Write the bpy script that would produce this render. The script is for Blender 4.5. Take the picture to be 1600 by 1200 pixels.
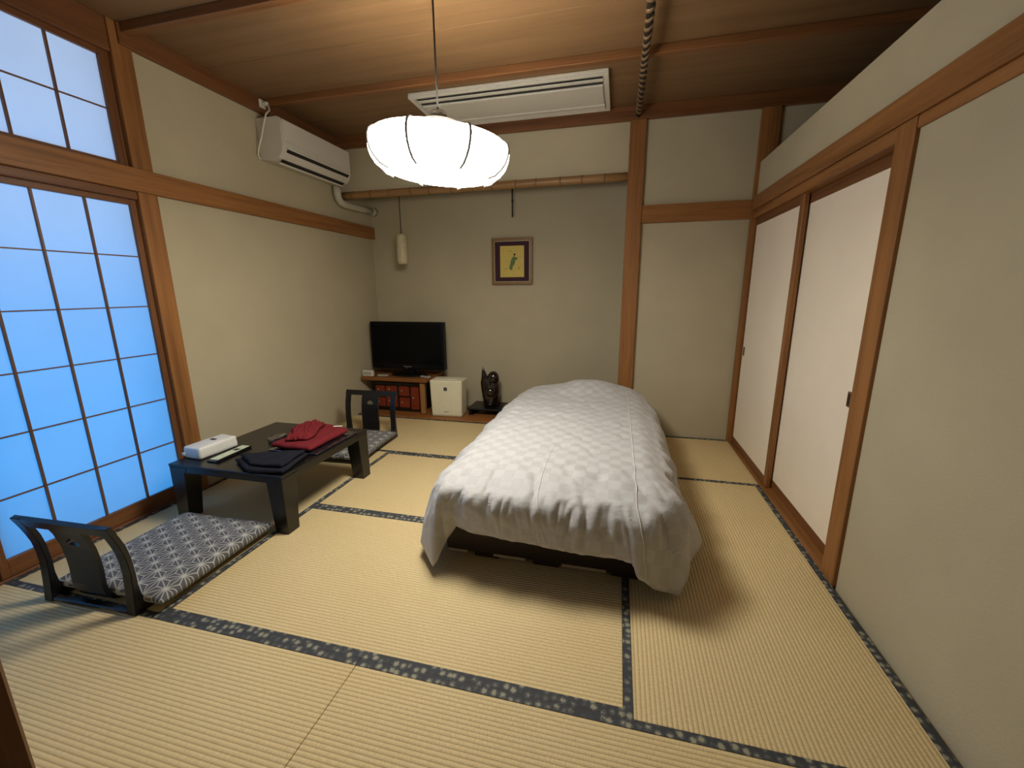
import bpy, bmesh, math, random
from mathutils import Vector, Matrix, noise

for o in list(bpy.data.objects): bpy.data.objects.remove(o, do_unlink=True)
SC = bpy.context.scene
COL = SC.collection
random.seed(7)

# ------------------------------------------------------------------ camera
yaw, pitch, roll = 0.244532, 0.219908, -0.007373
fw = Vector((-math.sin(yaw)*math.cos(pitch), math.cos(yaw)*math.cos(pitch), -math.sin(pitch)))
rt = Vector((math.cos(yaw), math.sin(yaw), 0)); up = rt.cross(fw)
r2 = math.cos(roll)*rt + math.sin(roll)*up; u2 = -math.sin(roll)*rt + math.cos(roll)*up
cd = bpy.data.cameras.new('camera'); cam = bpy.data.objects.new('camera', cd); COL.objects.link(cam)
cd.sensor_fit = 'HORIZONTAL'; cd.sensor_width = 36; cd.lens = 655.69/1600*36
cd.clip_start = 0.02
m = Matrix((r2, u2, -fw)).transposed().to_4x4(); m.translation = (0, 0, 1.25)
cam.matrix_world = m
SC.camera = cam

# ------------------------------------------------------------------ world / exposure
w = bpy.data.worlds.new('dusk_sky'); SC.world = w; w.use_nodes = True
bg = w.node_tree.nodes['Background']
bg.inputs[0].default_value = (0.53, 0.69, 0.96, 1); bg.inputs[1].default_value = 2.25
LAMP_STRENGTH = 26.5
LAMP_COLOR = (1.0, 0.96, 0.84, 1)
SC.view_settings.view_transform = 'Standard'; SC.view_settings.look = 'None'
SC.view_settings.exposure = 0.0; SC.view_settings.gamma = 1.0; SC.view_settings.use_curve_mapping = False

# ------------------------------------------------------------------ materials
MATS = {}
def s2l(c):
    c /= 255.0
    return c/12.92 if c <= 0.04045 else ((c+0.055)/1.055)**2.4
def rgb(r, g, b): return (s2l(r), s2l(g), s2l(b), 1)
def newmat(name):
    mt = bpy.data.materials.new(name); mt.use_nodes = True
    nt = mt.node_tree; bs = nt.nodes['Principled BSDF']; MATS[name] = mt
    return mt, nt, bs
def nd(nt, typ, **kw):
    n = nt.nodes.new(typ)
    for k, v in kw.items(): setattr(n, k, v)
    return n
def lk(nt, a, b): nt.links.new(a, b)
def ramp(nt, fac, stops):
    r = nd(nt, 'ShaderNodeValToRGB'); e = r.color_ramp.elements
    while len(e) < len(stops): e.new(0.5)
    for i, (p, c) in enumerate(stops): e[i].position = p; e[i].color = c
    lk(nt, fac, r.inputs[0]); return r.outputs[0]
def bump(nt, bs, h, dist, strength=1.0):
    b = nd(nt, 'ShaderNodeBump'); b.inputs['Distance'].default_value = dist; b.inputs['Strength'].default_value = strength
    lk(nt, h, b.inputs['Height']); lk(nt, b.outputs[0], bs.inputs['Normal'])
def noisetex(nt, scale3, scale=1.0, detail=4, rough=0.55, coord='Object'):
    tc = nd(nt, 'ShaderNodeTexCoord'); mp = nd(nt, 'ShaderNodeMapping'); mp.inputs['Scale'].default_value = scale3
    lk(nt, tc.outputs[coord], mp.inputs[0]); n = nd(nt, 'ShaderNodeTexNoise')
    n.inputs['Scale'].default_value = scale; n.inputs['Detail'].default_value = detail; n.inputs['Roughness'].default_value = rough
    lk(nt, mp.outputs[0], n.inputs['Vector']); return n.outputs['Fac']
def flat(name, col, rough=0.5, metal=0.0, coat=0.0, var=0.06, vscale=30, bmp=0.0, spec=0.5):
    mt, nt, bs = newmat(name)
    f = noisetex(nt, (1, 1, 1), vscale, 3)
    lo = tuple(max(0, c*(1-var)) for c in col[:3])+(1,); hi = tuple(min(1, c*(1+var)) for c in col[:3])+(1,)
    lk(nt, ramp(nt, f, [(0.3, lo), (0.7, hi)]), bs.inputs['Base Color'])
    bs.inputs['Roughness'].default_value = rough; bs.inputs['Metallic'].default_value = metal
    bs.inputs['Coat Weight'].default_value = coat; bs.inputs['Specular IOR Level'].default_value = spec
    if bmp: bump(nt, bs, f, bmp)
    return mt
def wood(name, axis, dark, light, rough=0.45, scale=1.0):
    mt, nt, bs = newmat(name)
    sc = [22*scale]*3; sc[axis] = 1.1*scale
    f = noisetex(nt, sc, 1.0, 6, 0.6)
    sc2 = [140*scale]*3; sc2[axis] = 3.0*scale
    g = noisetex(nt, sc2, 1.0, 2, 0.5)
    mx = nd(nt, 'ShaderNodeMath', operation='MULTIPLY_ADD'); lk(nt, g, mx.inputs[0]); mx.inputs[1].default_value = 0.35; lk(nt, f, mx.inputs[2])
    lk(nt, ramp(nt, mx.outputs[0], [(0.45, dark), (0.62, tuple((a+b)/2 for a, b in zip(dark, light))), (0.85, light)]), bs.inputs['Base Color'])
    bs.inputs['Roughness'].default_value = rough; bs.inputs['Specular IOR Level'].default_value = 0.35
    bump(nt, bs, g, 0.0006)
    return mt
for i, ax in enumerate('xyz'):
    wood('cedar_'+ax, i, rgb(112, 72, 36), rgb(158, 107, 60))
    wood('darkcedar_'+ax, i, rgb(92, 56, 32), rgb(126, 82, 48))
wood('ceiling_wood', 0, rgb(112, 84, 54), rgb(128, 98, 66), 0.6, 0.6)
wood('batten_wood', 0, rgb(98, 62, 34), rgb(132, 88, 50), 0.5)
wood('board_wood', 0, rgb(122, 76, 38), rgb(160, 104, 56), 0.35)
wood('stand_wood', 0, rgb(104, 62, 30), rgb(146, 94, 50), 0.4)
wood('stand_post', 2, rgb(124, 84, 48), rgb(160, 116, 72), 0.4)

def plaster(name, a, b):
    mt, nt, bs = newmat(name)
    f = noisetex(nt, (1, 1, 1), 2.2, 3); g = noisetex(nt, (90, 90, 420), 1.0, 3, 0.7)
    lk(nt, ramp(nt, f, [(0.3, a), (0.7, b)]), bs.inputs['Base Color'])
    bs.inputs['Roughness'].default_value = 0.92; bs.inputs['Specular IOR Level'].default_value = 0.15
    bump(nt, bs, g, 0.0012)
plaster('plaster', rgb(180, 169, 143), rgb(188, 177, 150))
plaster('fusuma_paper', rgb(240, 227, 207), rgb(246, 233, 213))
plaster('vestibule', rgb(120, 110, 96), rgb(126, 116, 100))

def tatami(name, axis):       # axis: the long direction of the mat, the rush ribs run along it
    mt, nt, bs = newmat(name)
    tc = nd(nt, 'ShaderNodeTexCoord'); sp = nd(nt, 'ShaderNodeSeparateXYZ'); lk(nt, tc.outputs['Object'], sp.inputs[0])
    a = nd(nt, 'ShaderNodeMath', operation='MULTIPLY'); lk(nt, sp.outputs[1-axis], a.inputs[0]); a.inputs[1].default_value = 2*math.pi/0.0145
    s = nd(nt, 'ShaderNodeMath', operation='SINE'); lk(nt, a.outputs[0], s.inputs[0])
    ab = nd(nt, 'ShaderNodeMath', operation='MULTIPLY_ADD'); lk(nt, s.outputs[0], ab.inputs[0]); ab.inputs[1].default_value = 0.5; ab.inputs[2].default_value = 0.5
    pw = nd(nt, 'ShaderNodeMath', operation='POWER'); lk(nt, ab.outputs[0], pw.inputs[0]); pw.inputs[1].default_value = 0.55
    sc = [500, 500, 1]; sc[axis] = 25
    rush = noisetex(nt, [260 if k == axis else 60 for k in range(3)], 1.0, 2, 0.6)
    big = noisetex(nt, (1.3, 1.3, 1), 1.6, 3)
    c1 = ramp(nt, big, [(0.3, rgb(224, 199, 150)), (0.7, rgb(230, 206, 158))])
    c2 = ramp(nt, rush, [(0.3, rgb(222, 222, 216)), (0.75, (1, 1, 1, 1))])
    mul = nd(nt, 'ShaderNodeMixRGB', blend_type='MULTIPLY'); mul.inputs[0].default_value = 0.8; lk(nt, c1, mul.inputs[1]); lk(nt, c2, mul.inputs[2])
    c3 = ramp(nt, pw.outputs[0], [(0.0, rgb(212, 204, 190)), (0.5, (1, 1, 1, 1))])
    mu2 = nd(nt, 'ShaderNodeMixRGB', blend_type='MULTIPLY'); mu2.inputs[0].default_value = 0.9; lk(nt, mul.outputs[0], mu2.inputs[1]); lk(nt, c3, mu2.inputs[2])
    lk(nt, mu2.outputs[0], bs.inputs['Base Color']); bs.inputs['Roughness'].default_value = 0.62; bs.inputs['Specular IOR Level'].default_value = 0.3
    hh = nd(nt, 'ShaderNodeMath', operation='MULTIPLY_ADD'); lk(nt, rush, hh.inputs[0]); hh.inputs[1].default_value = 0.3; lk(nt, pw.outputs[0], hh.inputs[2])
    bump(nt, bs, hh.outputs[0], 0.0016)
tatami('tatami_x', 0); tatami('tatami_y', 1)

def heri(name):
    mt, nt, bs = newmat(name)
    tc = nd(nt, 'ShaderNodeTexCoord'); v = nd(nt, 'ShaderNodeTexVoronoi'); v.inputs['Scale'].default_value = 36; v.inputs['Randomness'].default_value = 0.55
    lk(nt, tc.outputs['Object'], v.inputs['Vector'])
    n = noisetex(nt, (1, 1, 1), 170, 2)
    ad = nd(nt, 'ShaderNodeMath', operation='MULTIPLY_ADD'); lk(nt, n, ad.inputs[0]); ad.inputs[1].default_value = 0.5; lk(nt, v.outputs['Distance'], ad.inputs[2])
    lk(nt, ramp(nt, ad.outputs[0], [(0.48, rgb(146, 142, 120)), (0.56, rgb(104, 103, 96)), (0.66, rgb(72, 73, 74)), (0.82, rgb(52, 54, 58))]), bs.inputs['Base Color'])
    bs.inputs['Roughness'].default_value = 0.75
heri('heri_cloth')

def shoji_paper():
    mt, nt, bs = newmat('shoji_pane')
    out = nt.nodes['Material Output']
    f = noisetex(nt, (1, 1, 1), 3.0, 3)
    col = ramp(nt, f, [(0.3, (0.80, 0.80, 0.80, 1)), (0.7, (0.86, 0.86, 0.86, 1))])
    tr = nd(nt, 'ShaderNodeBsdfTranslucent'); df = nd(nt, 'ShaderNodeBsdfDiffuse'); mx = nd(nt, 'ShaderNodeMixShader')
    lk(nt, col, tr.inputs[0]); df.inputs[0].default_value = (0.6, 0.6, 0.6, 1); mx.inputs[0].default_value = 0.2
    lk(nt, tr.outputs[0], mx.inputs[1]); lk(nt, df.outputs[0], mx.inputs[2]); lk(nt, mx.outputs[0], out.inputs[0])
shoji_paper()
def pane_tint():  # translucent blue of the added panels that colour the window light
    mt, nt, bs = newmat('blue_pane_tint')
    out = nt.nodes['Material Output']
    col = ramp(nt, noisetex(nt, (1, 1, 1), 2.0, 2), [(0.3, (0.02, 0.66, 0.95, 1)), (0.7, (0.03, 0.70, 0.98, 1))])
    tr = nd(nt, 'ShaderNodeBsdfTranslucent'); lk(nt, col, tr.inputs[0]); lk(nt, tr.outputs[0], out.inputs[0])
pane_tint()

flat('lacquer_black', (0.004, 0.004, 0.005, 1), 0.32, spec=0.5)
flat('table_black', (0.006, 0.005, 0.0045, 1), 0.3, spec=0.55)
flat('bed_brown', rgb(38, 24, 22), 0.45)
flat('bed_runner', rgb(176, 158, 130), 0.6)
flat('mattress_white', rgb(214, 210, 204), 0.9)
flat('white_plastic', rgb(214, 208, 194), 0.4, var=0.02)
flat('ac_white', rgb(208, 202, 190), 0.42, var=0.02)
flat('grey_plastic', rgb(168, 164, 156), 0.45, var=0.03)
flat('pipe_white', rgb(188, 184, 166), 0.5, var=0.03)
flat('slot_black', (0.01, 0.01, 0.011, 1), 0.6)
flat('tv_black', (0.003, 0.003, 0.0035, 1), 0.3, spec=0.2)
flat('tv_screen', (0.0015, 0.002, 0.0025, 1), 0.18, spec=0.15)
flat('silver_print', rgb(150, 150, 150), 0.4)
flat('black_print', rgb(40, 40, 44), 0.5)
flat('purifier_cream', rgb(226, 220, 192), 0.45, var=0.02)
flat('badge_purple', rgb(40, 30, 60), 0.4)
flat('red_lacquer', rgb(122, 44, 22), 0.35, var=0.15, vscale=12)
flat('metal_knob', rgb(190, 180, 160), 0.3, metal=0.9)
flat('brass_dark', rgb(116, 88, 54), 0.45, metal=0.3)
flat('statue_wood', rgb(30, 17, 11), 0.14, var=0.3, vscale=14, coat=0.6)
flat('lamp_grey', rgb(96, 92, 88), 0.5)
flat('cord_black', rgb(24, 22, 22), 0.6)
flat('cord_white', rgb(222, 218, 206), 0.5)
flat('navy_cloth', rgb(26, 27, 36), 0.95, var=0.12, vscale=60, bmp=0.001, spec=0.2)
flat('red_cloth', rgb(112, 32, 38), 0.9, var=0.10, vscale=60, bmp=0.001, spec=0.2)
flat('bag_black', rgb(30, 28, 34), 0.10, var=0.2, coat=1.0, spec=0.8)
flat('pack_white', rgb(228, 226, 222), 0.35, var=0.02, coat=0.2)
flat('paper_green', rgb(196, 204, 176), 0.6, var=0.1)
flat('frame_gold', rgb(128, 94, 50), 0.4, var=0.1)
flat('frame_lip', rgb(176, 160, 124), 0.4)
flat('mat_purple', rgb(56, 22, 40), 0.8)
flat('card_gold', rgb(206, 182, 84), 0.5, var=0.05)
flat('ink_green', rgb(96, 120, 66), 0.7, var=0.15, vscale=120)
flat('ink_dark', rgb(70, 44, 30), 0.7)
flat('ink_faint', rgb(170, 142, 60), 0.7)
flat('pole_dark', rgb(26, 17, 11), 0.55, var=0.3)
flat('pole_band', rgb(120, 96, 68), 0.55, var=0.15)
flat('bamboo_node', rgb(120, 84, 46), 0.5)
flat('glass_shade', rgb(196, 184, 150), 0.5, var=0.05)
flat('seam_cotton', rgb(200, 198, 196), 0.9)
flat('piping_white', rgb(232, 228, 222), 0.8)
wood('bamboo', 0, rgb(128, 94, 58), rgb(160, 122, 80), 0.35)

def zabuton_mat():
    mt, nt, bs = newmat('asanoha_cloth')
    at = nd(nt, 'ShaderNodeAttribute', attribute_name='pat')
    n = noisetex(nt, (1, 1, 1), 300, 2)
    c = ramp(nt, at.outputs['Fac'], [(0.2, rgb(84, 84, 88)), (0.85, rgb(176, 173, 166))])
    lk(nt, c, bs.inputs['Base Color']); bs.inputs['Roughness'].default_value = 0.9; bump(nt, bs, n, 0.0008)
zabuton_mat()

def duvet_mat():
    mt, nt, bs = newmat('duvet_cotton')
    uv = nd(nt, 'ShaderNodeUVMap'); ck = nd(nt, 'ShaderNodeTexChecker'); ck.inputs['Scale'].default_value = 1/0.055
    ck.inputs[1].default_value = rgb(188, 187, 188); ck.inputs[2].default_value = rgb(179, 177, 177)
    lk(nt, uv.outputs[0], ck.inputs[0]); lk(nt, ck.outputs[0], bs.inputs['Base Color'])
    rr = nd(nt, 'ShaderNodeMath', operation='MULTIPLY_ADD'); lk(nt, ck.outputs['Fac'], rr.inputs[0]); rr.inputs[1].default_value = 0.2; rr.inputs[2].default_value = 0.6
    lk(nt, rr.outputs[0], bs.inputs['Roughness'])
    bs.inputs['Sheen Weight'].default_value = 0.15
    n = noisetex(nt, (14, 30, 30), 1.0, 4); bump(nt, bs, n, 0.006, 0.6)
duvet_mat()

def lamp_paper():
    mt, nt, bs = newmat('lamp_paper')
    bs.inputs['Base Color'].default_value = (0.9, 0.86, 0.78, 1)
    bs.inputs['Emission Color'].default_value = LAMP_COLOR; bs.inputs['Emission Strength'].default_value = LAMP_STRENGTH
lamp_paper()
def lamp_disc():
    mt, nt, bs = newmat('lamp_inner')
    bs.inputs['Base Color'].default_value = (0.9, 0.88, 0.84, 1)
    bs.inputs['Emission Color'].default_value = LAMP_COLOR; bs.inputs['Emission Strength'].default_value = 0.8
lamp_disc()
def lamp_tube():
    mt, nt, bs = newmat('lamp_diffuser')
    bs.inputs['Base Color'].default_value = (0.9, 0.88, 0.84, 1)
    bs.inputs['Emission Color'].default_value = LAMP_COLOR; bs.inputs['Emission Strength'].default_value = LAMP_STRENGTH*2.1
lamp_tube()

# ------------------------------------------------------------------ mesh helpers
def link(name, me, mat, parent=None, smooth=False):
    o = bpy.data.objects.new(name, me); COL.objects.link(o)
    if mat and not me.materials: me.materials.append(MATS[mat])
    if smooth:
        for p in me.polygons: p.use_smooth = True
    if parent: o.parent = parent
    return o
def tag(o, label, cat, group=None, kind=None):
    o['label'] = label; o['category'] = cat
    if group: o['group'] = group
    if kind: o['kind'] = kind
    return o
def thing(name, label, cat, loc=(0, 0, 0), rz=0.0, group=None):
    o = bpy.data.objects.new(name, None); COL.objects.link(o); o.empty_display_size = 0.1
    o.location = loc; o.rotation_euler = (0, 0, rz); return tag(o, label, cat, group)
def frombm(bm, name):
    me = bpy.data.meshes.new(name); bm.normal_update(); bm.to_mesh(me); bm.free(); return me
def bbox(bm, x0, x1, y0, y1, z0, z1, bev=0.0, seg=1):
    r = bmesh.ops.create_cube(bm, size=1.0)
    vs = r['verts']
    for v in vs: v.co = Vector(((x0+x1)/2+v.co.x*(x1-x0), (y0+y1)/2+v.co.y*(y1-y0), (z0+z1)/2+v.co.z*(z1-z0)))
    if bev:
        es = list({e for v in vs for e in v.link_edges})
        bmesh.ops.bevel(bm, geom=es, offset=bev, segments=seg, affect='EDGES', profile=0.5)
def box(name, x0, x1, y0, y1, z0, z1, mat, parent=None, bev=0.002, seg=1, smooth=False):
    bm = bmesh.new(); bbox(bm, x0, x1, y0, y1, z0, z1, bev, seg)
    return link(name, frombm(bm, name), mat, parent, smooth)
def sbox(name, x0, x1, y0, y1, z0, z1, mat, label, cat, bev=0.002):
    return tag(box(name, x0, x1, y0, y1, z0, z1, mat, None, bev), label, cat, kind='structure')
def tubemesh(name, pts, rad, seg=10, cap=True):
    bm = bmesh.new(); rings = []
    P = [Vector(p) for p in pts]; n = len(P)
    rads = rad if isinstance(rad, (list, tuple)) else [rad]*n
    ref = None
    for i in range(n):
        t = (P[min(i+1, n-1)]-P[max(i-1, 0)]).normalized()
        if ref is None:
            ref = t.orthogonal().normalized()
        a = (ref - t*ref.dot(t)).normalized(); ref = a; b = t.cross(a)
        rings.append([bm.verts.new(P[i]+(a*math.cos(2*math.pi*k/seg)+b*math.sin(2*math.pi*k/seg))*rads[i]) for k in range(seg)])
    for i in range(n-1):
        for k in range(seg):
            bm.faces.new((rings[i][k], rings[i][(k+1) % seg], rings[i+1][(k+1) % seg], rings[i+1][k]))
    if cap:
        bm.faces.new(rings[0][::-1]); bm.faces.new(rings[-1])
    return frombm(bm, name)
def tube(name, pts, rad, mat, parent=None, seg=10): return link(name, tubemesh(name, pts, rad, seg), mat, parent, True)
def lathemesh(name, prof, seg=32, close=False):
    bm = bmesh.new(); rings = []
    for r, z in prof:
        if r < 1e-6: rings.append([bm.verts.new((0, 0, z))])
        else: rings.append([bm.verts.new((r*math.cos(2*math.pi*k/seg), r*math.sin(2*math.pi*k/seg), z)) for k in range(seg)])
    L = list(zip(rings, rings[1:]))
    if close: L.append((rings[-1], rings[0]))
    for A, B in L:
        for k in range(seg):
            k2 = (k+1) % seg
            if len(A) == 1 and len(B) == 1: continue
            if len(A) == 1: bm.faces.new((A[0], B[k2], B[k]))
            elif len(B) == 1: bm.faces.new((A[k], A[k2], B[0]))
            else: bm.faces.new((A[k], A[k2], B[k2], B[k]))
    bmesh.ops.recalc_face_normals(bm, faces=bm.faces)
    return frombm(bm, name)
def lathe(name, prof, mat, parent=None, seg=32, close=False): return link(name, lathemesh(name, prof, seg, close), mat, parent, True)
def prism(name, pts2, axis, a0, a1, mat, parent=None, smooth=False, bev=0.0):
    # pts2 in the plane perpendicular to axis (x: (y,z), y: (x,z), z: (x,y))
    bm = bmesh.new()
    def co(p, a):
        return {'x': (a, p[0], p[1]), 'y': (p[0], a, p[1]), 'z': (p[0], p[1], a)}[axis]
    A = [bm.verts.new(co(p, a0)) for p in pts2]; B = [bm.verts.new(co(p, a1)) for p in pts2]
    n = len(pts2)
    bm.faces.new(A); bm.faces.new(B)
    for i in range(n): bm.faces.new((A[i], A[(i+1) % n], B[(i+1) % n], B[i]))
    bmesh.ops.recalc_face_normals(bm, faces=bm.faces)
    if bev: bmesh.ops.bevel(bm, geom=list(bm.edges), offset=bev, segments=2, affect='EDGES')
    return link(name, frombm(bm, name), mat, parent, smooth)
def textmesh(name, txt, size, mat, loc, rot, parent=None, depth=0.0004):
    cu = bpy.data.curves.new(name, 'FONT'); cu.body = txt; cu.size = size; cu.align_x = 'CENTER'; cu.align_y = 'CENTER'; cu.extrude = depth
    t = bpy.data.objects.new(name+'_tmp', cu); COL.objects.link(t)
    dg = bpy.context.evaluated_depsgraph_get(); me = bpy.data.meshes.new_from_object(t.evaluated_get(dg))
    bpy.data.objects.remove(t, do_unlink=True); bpy.data.curves.remove(cu)
    me.name = name
    o = link(name, me, mat, parent); o.location = loc; o.rotation_euler = rot; return o
def children(o): return [c for c in bpy.data.objects if c.parent == o]
def copy_tree(o, parent=None):
    c = o.copy(); COL.objects.link(c)
    if parent: c.parent = parent
    for ch in children(o): copy_tree(ch, c)
    return c

# ------------------------------------------------------------------ dimensions
XL, XR = -2.575, 0.960          # plaster planes
YF, YB, YT = 0.175, 3.694, 4.215   # front wall, back wall, back of the alcove
ZC = 2.606                      # ceiling boards
TX = [-2.575, -1.700, 0.0725, 0.946]
TY = [0.175, 1.056, 1.9375, 2.8125, 3.694]

# ------------------------------------------------------------------ floor
fl = sbox('floor', -2.75, 2.0, -1.3, 4.35, -0.20, -0.056, 'board_wood', 'room floor covered with eight straw tatami mats', 'floor', 0)
HW = 0.030
def mat_piece(x0, x1, y0, y1, axis):
    g = 0.0008
    o = box('tatami_mat', x0+g, x1-g, y0+g, y1-g, -0.055, 0.0, 'tatami_x' if axis == 0 else 'tatami_y', fl, 0.0015)
    if axis == 0:
        for a, b in ((y0, y0+HW), (y1-HW, y1)): box('cloth_border', x0+g, x1-g, a+0.0001, b-0.0001, -0.0005, 0.0016, 'heri_cloth', o, 0.0003)
    else:
        for a, b in ((x0, x0+HW), (x1-HW, x1)): box('cloth_border', a+0.0001, b-0.0001, y0+g, y1-g, -0.0005, 0.0016, 'heri_cloth', o, 0.0003)
XM = (TX[0]+TX[3])/2
for x0, x1, y0, y1, ax in [(TX[0], XM, TY[0], TY[1], 0), (XM, TX[3], TY[0], TY[1], 0), (TX[0], TX[1], TY[1], TY[3], 1), (TX[2], TX[3], TY[1], TY[3], 1),
                           (TX[1], TX[2], TY[1], TY[2], 0), (TX[1], TX[2], TY[2], TY[3], 0), (TX[0], XM, TY[3], TY[4], 0), (XM, TX[3], TY[3], TY[4], 0)]:
    mat_piece(x0, x1, y0, y1, ax)
box('alcove_board', -2.575, 0.06, 3.695, 4.215, -0.055, 0.010, 'board_wood', fl, 0.003)
box('doorsill', -0.6, 0.75, 0.06, 0.174, -0.055, 0.004, 'darkcedar_x', fl, 0.002)
box('sill', 0.9465, 1.06, 1.952, 3.664, -0.055, 0.004, 'cedar_y', fl, 0.002)

# ------------------------------------------------------------------ walls
wl = sbox('wall_left', -2.72, XL, 1.95, YT+0.1, -0.05, 2.62, 'plaster', 'beige plaster wall beside the shoji window, carrying the air conditioner', 'wall', 0)
wb = sbox('wall_back', 0.06, XR+0.9, YB, YB+0.1, -0.05, 2.62, 'plaster', 'beige plaster wall between alcove post and closet', 'wall', 0)
box('alcove_lintel_wall', -2.575, 0.06, YB, YB+0.06, 2.13, 2.62, 'plaster', wb, 0)
sbox('wall_alcove', -2.72, 0.2, YT, YT+0.1, -0.05, 2.62, 'plaster', 'grey beige back wall of the alcove behind the television', 'wall', 0)
sbox('wall_alcove_side', 0.060, 0.12, YB+0.1, YT, -0.05, 2.62, 'plaster', 'narrow side wall of the alcove behind the wooden post', 'wall', 0)
sbox('wall_alcove_ceiling', -2.72, 0.2, YB+0.06, YT, 2.36, 2.40, 'ceiling_wood', 'wooden ceiling of the alcove', 'ceiling', 0)
wr = sbox('wall_right', XR, XR+0.1, YF, 1.86, -0.05, 1.80, 'plaster', 'pale plaster wall panel beside the near fusuma post', 'wall', 0)
box('upper_wall', XR, XR+0.04, YF, 3.665, 1.80, 2.145, 'plaster', wr, 0)
sbox('wall_right_far', 1.86, 1.96, -1.2, 4.0, -0.05, 2.62, 'plaster', 'far wall of the open space above the closet', 'wall', 0)
box('closet_top', XR+0.04, 1.86, YF, 3.665, 2.10, 2.14, 'darkcedar_y', wr, 0)
wf = sbox('wall_front', -2.72, -0.58, 0.075, YF, -0.05, 2.62, 'plaster', 'plaster wall at the entrance side of the room', 'wall', 0)
box('wall_panel', 0.72, 1.9, 0.075, YF, -0.05, 2.62, 'plaster', wf, 0)
box('wall_header', -0.58, 0.72, 0.075, YF, 1.95, 2.62, 'plaster', wf, 0)
ve = sbox('wall_entrance', -0.95, -0.85, -1.2, 0.075, -0.05, 2.4, 'vestibule', 'walls of the small entrance hall before the room', 'wall', 0)
box('hall_side', 1.0, 1.1, -1.2, 0.075, -0.05, 2.4, 'vestibule', ve, 0)
box('hall_end', -0.95, 1.1, -1.3, -1.2, -0.05, 2.4, 'vestibule', ve, 0)
box('hall_ceiling', -0.95, 1.1, -1.3, 0.075, 2.4, 2.45, 'vestibule', ve, 0)
box('hall_floor', -0.85, 1.0, -1.2, 0.06, -0.056, 0.0, 'darkcedar_x', ve, 0)

# ------------------------------------------------------------------ ceiling
ce = sbox('ceiling', -2.75, 2.0, 0.07, YB+0.06, ZC+0.012, ZC+0.06, 'ceiling_wood', 'brown wooden board ceiling crossed by battens', 'ceiling', 0)
bats = [0.13, 1.05, 1.968, 2.885]
edges = [0.18, 0.59, 1.05, 1.51, 1.968, 2.425, 2.885, 3.29, 3.694]
for a, b in zip(edges, edges[1:]): box('ceiling_board', -2.575, 1.86, a+0.0018, b-0.0018, ZC, ZC+0.0115, 'ceiling_wood', ce, 0.0012)
for b in bats[1:]: box('batten', -2.545, 1.86, b-0.023, b+0.023, ZC-0.046, ZC, 'batten_wood', ce, 0.003)

# ------------------------------------------------------------------ timber trim
def trim(n, *a, label, cat='trim'): return sbox('trim_%d' % n, *a, label, cat, 0.003)
trim(1, -2.60, XL+0.030, 1.93, YB, 2.504, ZC, 'darkcedar_y', label='ceiling moulding along the left plaster wall')
trim(2, XL, 1.86, YB-0.030, YB+0.02, 2.504, ZC, 'darkcedar_x', label='ceiling moulding along the back wall above the alcove')
trim(3, -2.60, XL+0.018, 1.892, 1.995, 0.0, ZC, 'cedar_z', label='cedar post between shoji window and plaster wall', cat='post')
trim(4, -2.60, XL+0.034, YF, YT, 1.786, 1.904, 'cedar_y', label='long cedar rail running along left wall into the alcove', cat='rail')
trim(5, 0.030, 0.150, YB-0.034, YB+0.10, 0.0, 2.504, 'cedar_z', label='cedar alcove post rising behind the bed head', cat='post')
trim(6, 0.150, 0.936, YB-0.030, YB+0.02, 1.759, 1.893, 'cedar_x', label='horizontal cedar rail on back wall between two posts', cat='rail')
trim(7, 0.936, 1.060, YB-0.032, YB+0.02, 0.0, 2.504, 'cedar_z', label='cedar corner post where back wall meets closet doors', cat='post')
trim(8, 0.944, 1.060, 1.847, 1.953, 0.0, 1.812, 'cedar_z', label='cedar post at the near edge of the fusuma doors', cat='post')
trim(9, 0.936, 0.975, YF, 3.662, 1.812, 1.909, 'cedar_y', label='long cedar rail above the fusuma closet doors', cat='rail')
t10 = trim(10, 0.946, 1.060, 1.953, 3.662, 1.757, 1.812, 'cedar_y', label='grooved cedar lintel directly over the fusuma doors', cat='lintel')
trim(11, 0.948, 0.975, YF, 1.847, 1.771, 1.812, 'cedar_y', label='slim cedar strip under the rail on right wall panel', cat='trim')
trim(12, -0.585, -0.472, 0.06, 0.1755, 0.0, 1.97, 'darkcedar_z', label='dark entrance post at the room doorway', cat='post')
trim(13, 0.72, 0.80, 0.06, 0.1755, 0.0, 1.97, 'darkcedar_z', label='second entrance post beside the right wall panel', cat='post')
trim(14, -2.64, XL+0.010, YF, 1.892, 1.745, 1.786, 'darkcedar_y', label='grooved lintel over the tall shoji panels', cat='lintel')
trim(15, -2.64, XL+0.010, YF, 1.892, 2.452, ZC, 'darkcedar_y', label='header moulding above the transom shoji', cat='lintel')
trim(16, -2.66, XL-0.001, YF, 1.892, -0.05, 0.010, 'darkcedar_y', label='wooden window sill under the tall shoji panels', cat='sill')

# bamboo pole across the alcove
bp = bpy.data.objects.new('trim_17', tubemesh('bamboo', [(-2.57+k*0.2166, YB-0.004, 2.115) for k in range(13)], 0.032, 16)); COL.objects.link(bp)
bp.data.materials.append(MATS['bamboo']); [setattr(p, 'use_smooth', True) for p in bp.data.polygons]
tag(bp, 'bamboo pole lintel spanning the alcove opening', 'pole', kind='structure')
x = -2.42
while x < 0.0:
    r = 0.0335
    tube('bamboo_ring', [(x-0.006, YB-0.004, 2.115), (x-0.002, YB-0.004, 2.115), (x+0.002, YB-0.004, 2.115), (x+0.006, YB-0.004, 2.115)], [r-0.001, r+0.0012, r+0.0012, r-0.001], 'bamboo_node', bp, 16)
    x += random.uniform(0.17, 0.24)

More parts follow.
